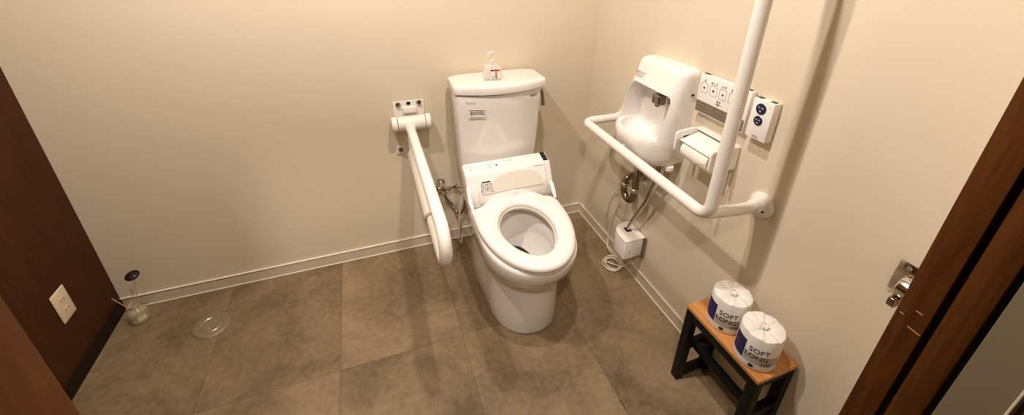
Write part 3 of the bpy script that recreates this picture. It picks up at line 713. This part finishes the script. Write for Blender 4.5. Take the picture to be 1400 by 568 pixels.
def big_roll(cx, cy, rot, label, first=None):
    r = thing('wrapped_roll', label, 'toilet roll', (cx, cy, SH), 'wrapped rolls on the stool')
    R_, Hh = .0560, .120; z0 = SH + .0005
    prof = [(0, 0), (R_ - .006, 0), (R_ - .001, .003), (R_, .008), (R_, Hh - .008), (R_ - .002, Hh - .002), (R_ - .010, Hh + .001), (.025, Hh - .0005), (.017, Hh - .003), (.010, Hh - .0065), (0, Hh - .008)]
    w = lathe(prof, (cx, cy, z0), (0, 0, 1), 72)
    rnd = random.Random(int(cy * -1000))
    ph_ = [rnd.uniform(0, 6.28) for _ in range(4)]
    for v in w.verts:      # gathered pleats on top
        dx, dy = v.co.x - cx, v.co.y - cy; rr_ = math.hypot(dx, dy); a = math.atan2(dy, dx)
        if v.co.z > z0 + Hh - .010 and .003 < rr_ < R_ - .0015:
            v.co.z += .0013 * math.sin(9 * a + ph_[0]) + .0009 * math.sin(17 * a + ph_[1])
    link('wrapper', w, ROLLP, r, 30)
    tu = bmesh.new()
    for q in range(7):
        a = q * .9 + rot; pts_ = [(cx + .004 * math.cos(a), cy + .004 * math.sin(a), z0 + Hh - .006), (cx + .011 * math.cos(a), cy + .011 * math.sin(a), z0 + Hh + .004), (cx + .008 * math.cos(a + .7), cy + .008 * math.sin(a + .7), z0 + Hh + .0085)]
        tube(pts_, [.0035, .003, .0012], 6, bm=tu)
    link('twisted_tuft', tu, ROLLT, r, 40)
    def patch(name, a0, a1, za, zb, m, off=.0006):
        t = bmesh.new(); n = max(4, int((a1 - a0) / .06)); P = []
        for k in range(n + 1):
            a = rot + a0 + (a1 - a0) * k / n
            P.append([t.verts.new((cx + (R_ + o_) * math.cos(a), cy + (R_ + o_) * math.sin(a), z0 + zz)) for o_, zz in ((off, za), (off, zb), (-.0005, zb), (-.0005, za))])
        for a, b in zip(P, P[1:]):
            for j in range(4): t.faces.new((a[j], a[(j + 1) % 4], b[(j + 1) % 4], b[j]))
        t.faces.new(P[0]); t.faces.new(P[-1]); return link(name, t, m, r, 30)
    # the angle grows to the viewer's right
    patch('navy_panel', -1.0, -.20, .026, .092, NAVY)
    patch('grey_band', -.18, 1.9, .026, .060, SILV, .0004)
    def wrap(s, size, a_c, zc, m, sx=1.):
        b = text_bm(s, size, .0002, sx=sx)
        for v in b.verts:
            a = rot + a_c + v.co.x / R_; ro_ = R_ + .0009 + v.co.z
            v.co = Vector((cx + ro_ * math.cos(a), cy + ro_ * math.sin(a), z0 + zc + v.co.y))
        link('lettering', b, m, r, 0)
    wrap('SOFT', .0235, .46, .074, BLACK, .98); wrap('LONG', .0235, .40, .051, BLACK, .92); wrap('100', .018, .88, .031, BLACK, 1.1)
    t = lathe([(0, 0), (.007, 0), (.007, .0007), (0, .0007)], (0, 0, 0), (0, 0, 1), 20)
    for v in t.verts:
        a = rot + .28 + v.co.x / R_; ro_ = R_ + .0002 + v.co.z; v.co = Vector((cx + ro_ * math.cos(a), cy + ro_ * math.sin(a), z0 + .016 + v.co.y * .8))
    link('round_emblem', t, BLACK, r, 0)
    return r
ang = math.atan2(-1.75 + 1.15, -1.07 + .08)     # towards the camera side
big_roll(-.091, -1.094, ang - .30, 'wrapped roll lettered SOFT LONG 100, further from the door on the stool')
big_roll(-.105, -1.217, ang - .30, 'wrapped roll lettered SOFT LONG 100, nearer the door on the stool')

# ------------------------------------------------------------------ outlet on brown wall
ou = thing('wall_outlet', 'ivory double power outlet on the dark brown left wall', 'outlet', (LX, -.245, .28))
link('plate', box(LX + .0005, LX + .007, -.281, -.211, .221, .341, .004, 3), IVORY, ou)
for z in (.302, .260):
    s = link('socket', box(LX + .0068, LX + .0085, -.259, -.233, z - .011, z + .011, .001, 1), IVORY, ou)
    for y in (-.253, -.240): link('slot', box(LX + .0083, LX + .0088, y - .001, y + .001, z - .005, z + .005), KICK, s)

# ------------------------------------------------------------------ reed diffuser
rd = thing('reed_diffuser', 'glass reed diffuser with a dark flower on the floor in the left corner', 'diffuser', (-2.078, -.090, 0))
cx, cy = -2.078, -.090
link('glass_bottle', lathe([(0, .001), (.031, .001), (.034, .004), (.0345, .010), (.0345, .050), (.031, .060), (.020, .067), (.015, .071), (.015, .083), (.018, .085), (.018, .089), (.012, .089), (.012, .070), (.016, .065), (.028, .057), (.031, .048), (.031, .008), (.028, .006), (0, .006)], (cx, cy, 0), (0, 0, 1), 36), BOTTLEG, rd, 50)
link('oil', lathe([(0, .0065), (.0265, .0065), (.0305, .009), (.0305, .026), (0, .026)], (cx, cy, 0), (0, 0, 1), 36), OIL, rd, 50)
lm2 = bmesh.new(); P = []
for k in range(8):
    a = -1.25 + k * .12; P.append([lm2.verts.new((cx + rr_ * math.cos(a), cy + rr_ * math.sin(a), z)) for rr_, z in ((.0353, .020), (.0353, .044), (.0346, .044), (.0346, .020))])
for a, b in zip(P, P[1:]):
    for j in range(4): lm2.faces.new((a[j], a[(j + 1) % 4], b[(j + 1) % 4], b[j]))
lm2.faces.new(P[0]); lm2.faces.new(P[-1]); link('bottle_label', lm2, CORK, rd, 30)
link('flower_stem', tube([(cx, cy, .012), (cx + .018, cy + .001, .10), (cx + .043, cy - .006, .232)], .0013, 8), REED, rd)
for dx, dy, h in ((-.045, -.015, .150), (.012, .014, .165), (.002, .016, .155), (.026, .004, .150)):
    link('reed', tube([(cx - dx * .2, cy - dy * .2, .012), (cx + dx, cy + dy, h)], .0013, 8), REED, rd)
fl = link('flower', lathe([(0, .000), (.010, .001), (.020, .006), (.0235, .011), (.022, .013), (.012, .012), (.006, .010), (0, .012)], (cx + .043, cy - .006, .226), (.05, -.35, 1), 28), DARKP, rd, 40)
for k in range(5):
    a = k * 1.256; link('petal', lathe([(0, 0), (.009, .001), (.011, .005), (.008, .006), (0, .004)], (cx + .043 + .011 * math.cos(a), cy - .010 + .011 * math.sin(a), .237), (.4 * math.cos(a), .4 * math.sin(a) - .3, 1), 14), DARKP, fl, 40)

# ------------------------------------------------------------------ floor drain
dr = thing('floor_drain', 'round metal drain cover set in the floor near the back wall', 'floor drain', (-1.800, -.212, 0))
cx, cy = -1.800, -.212
link('cover', lathe([(0, .0), (.066, .0), (.0665, .0012), (.064, .0025), (.054, .0032), (.040, .0032), (.0385, .0022), (.037, .0032), (0, .0034)], (cx, cy, 0.0), (0, 0, 1), 56), DRAINM, dr, 30)
for a in (.9, -2.2):
    link('screw', lathe([(0, 0), (.006, 0), (.005, .0015), (0, .002)], (cx + .012 * math.cos(a), cy + .022 * math.sin(a), .0032), (0, 0, 1), 14), CHROME, dr)

# ------------------------------------------------------------------ lights (ceiling downlights)
def spot(x, y, z, e, col, r, ang, blend, aim=None):
    l = bpy.data.lights.new('downlight', 'SPOT'); l.energy = e; l.color = col; l.shadow_soft_size = r
    l.spot_size = math.radians(ang); l.spot_blend = blend
    o = bpy.data.objects.new('downlight', l); COL.objects.link(o); o.location = (x, y, z)
    if aim: o.rotation_euler = (Vector(aim) - Vector((x, y, z))).to_track_quat('-Z', 'Y').to_euler()
    return o
WC = (1., .895, .785)
spot(-.72, -.95, H - .03, 36, WC, .03, 155, .6)
spot(-1.42, -.77, H - .03, 41, WC, .03, 155, .6)
spot(-1.16, -2.03, H - .03, 46, WC, .04, 76, .8, (-1.25, -.25, .1))   # corridor downlight shining in through the doorway
w = bpy.data.worlds.new('world'); sc.world = w; w.use_nodes = True
w.node_tree.nodes['Background'].inputs[0].default_value = (1, .85, .65, 1); w.node_tree.nodes['Background'].inputs[1].default_value = .02

# ------------------------------------------------------------------ camera
cam = bpy.data.cameras.new('camera'); co = bpy.data.objects.new('camera', cam); COL.objects.link(co); sc.camera = co
Mx = ((0.94061149, -0.33920683, 0.01373874), (-0.12867349, -0.39367359, -0.91020011), (0.31415467, 0.85437687, -0.41394083))
Rr, D, Fw = map(Vector, Mx)
m3 = Matrix((Rr, -D, -Fw)).transposed()
co.matrix_world = Matrix.Translation((-1.067696, -1.750598, 1.454870)) @ m3.to_4x4()
cam.sensor_fit = 'HORIZONTAL'; cam.sensor_width = 36; cam.lens = 564.4864 / 1400 * 36
cam.shift_x = (700 - 701.3055) / 1400; cam.shift_y = (172.6594 - 284) / 1400; cam.clip_start = .02; cam.clip_end = 30
sc.view_settings.view_transform = 'Standard'; sc.view_settings.look = 'None'
sc.view_settings.exposure = .93; sc.view_settings.gamma = 1; sc.view_settings.use_curve_mapping = False
sc.cycles.max_bounces = 10; sc.cycles.diffuse_bounces = 6; sc.cycles.glossy_bounces = 4; sc.cycles.transmission_bounces = 8
sc.cycles.use_denoising = True; sc.cycles.caustics_reflective = False; sc.cycles.caustics_refractive = False
sc.cycles.sample_clamp_indirect = 4
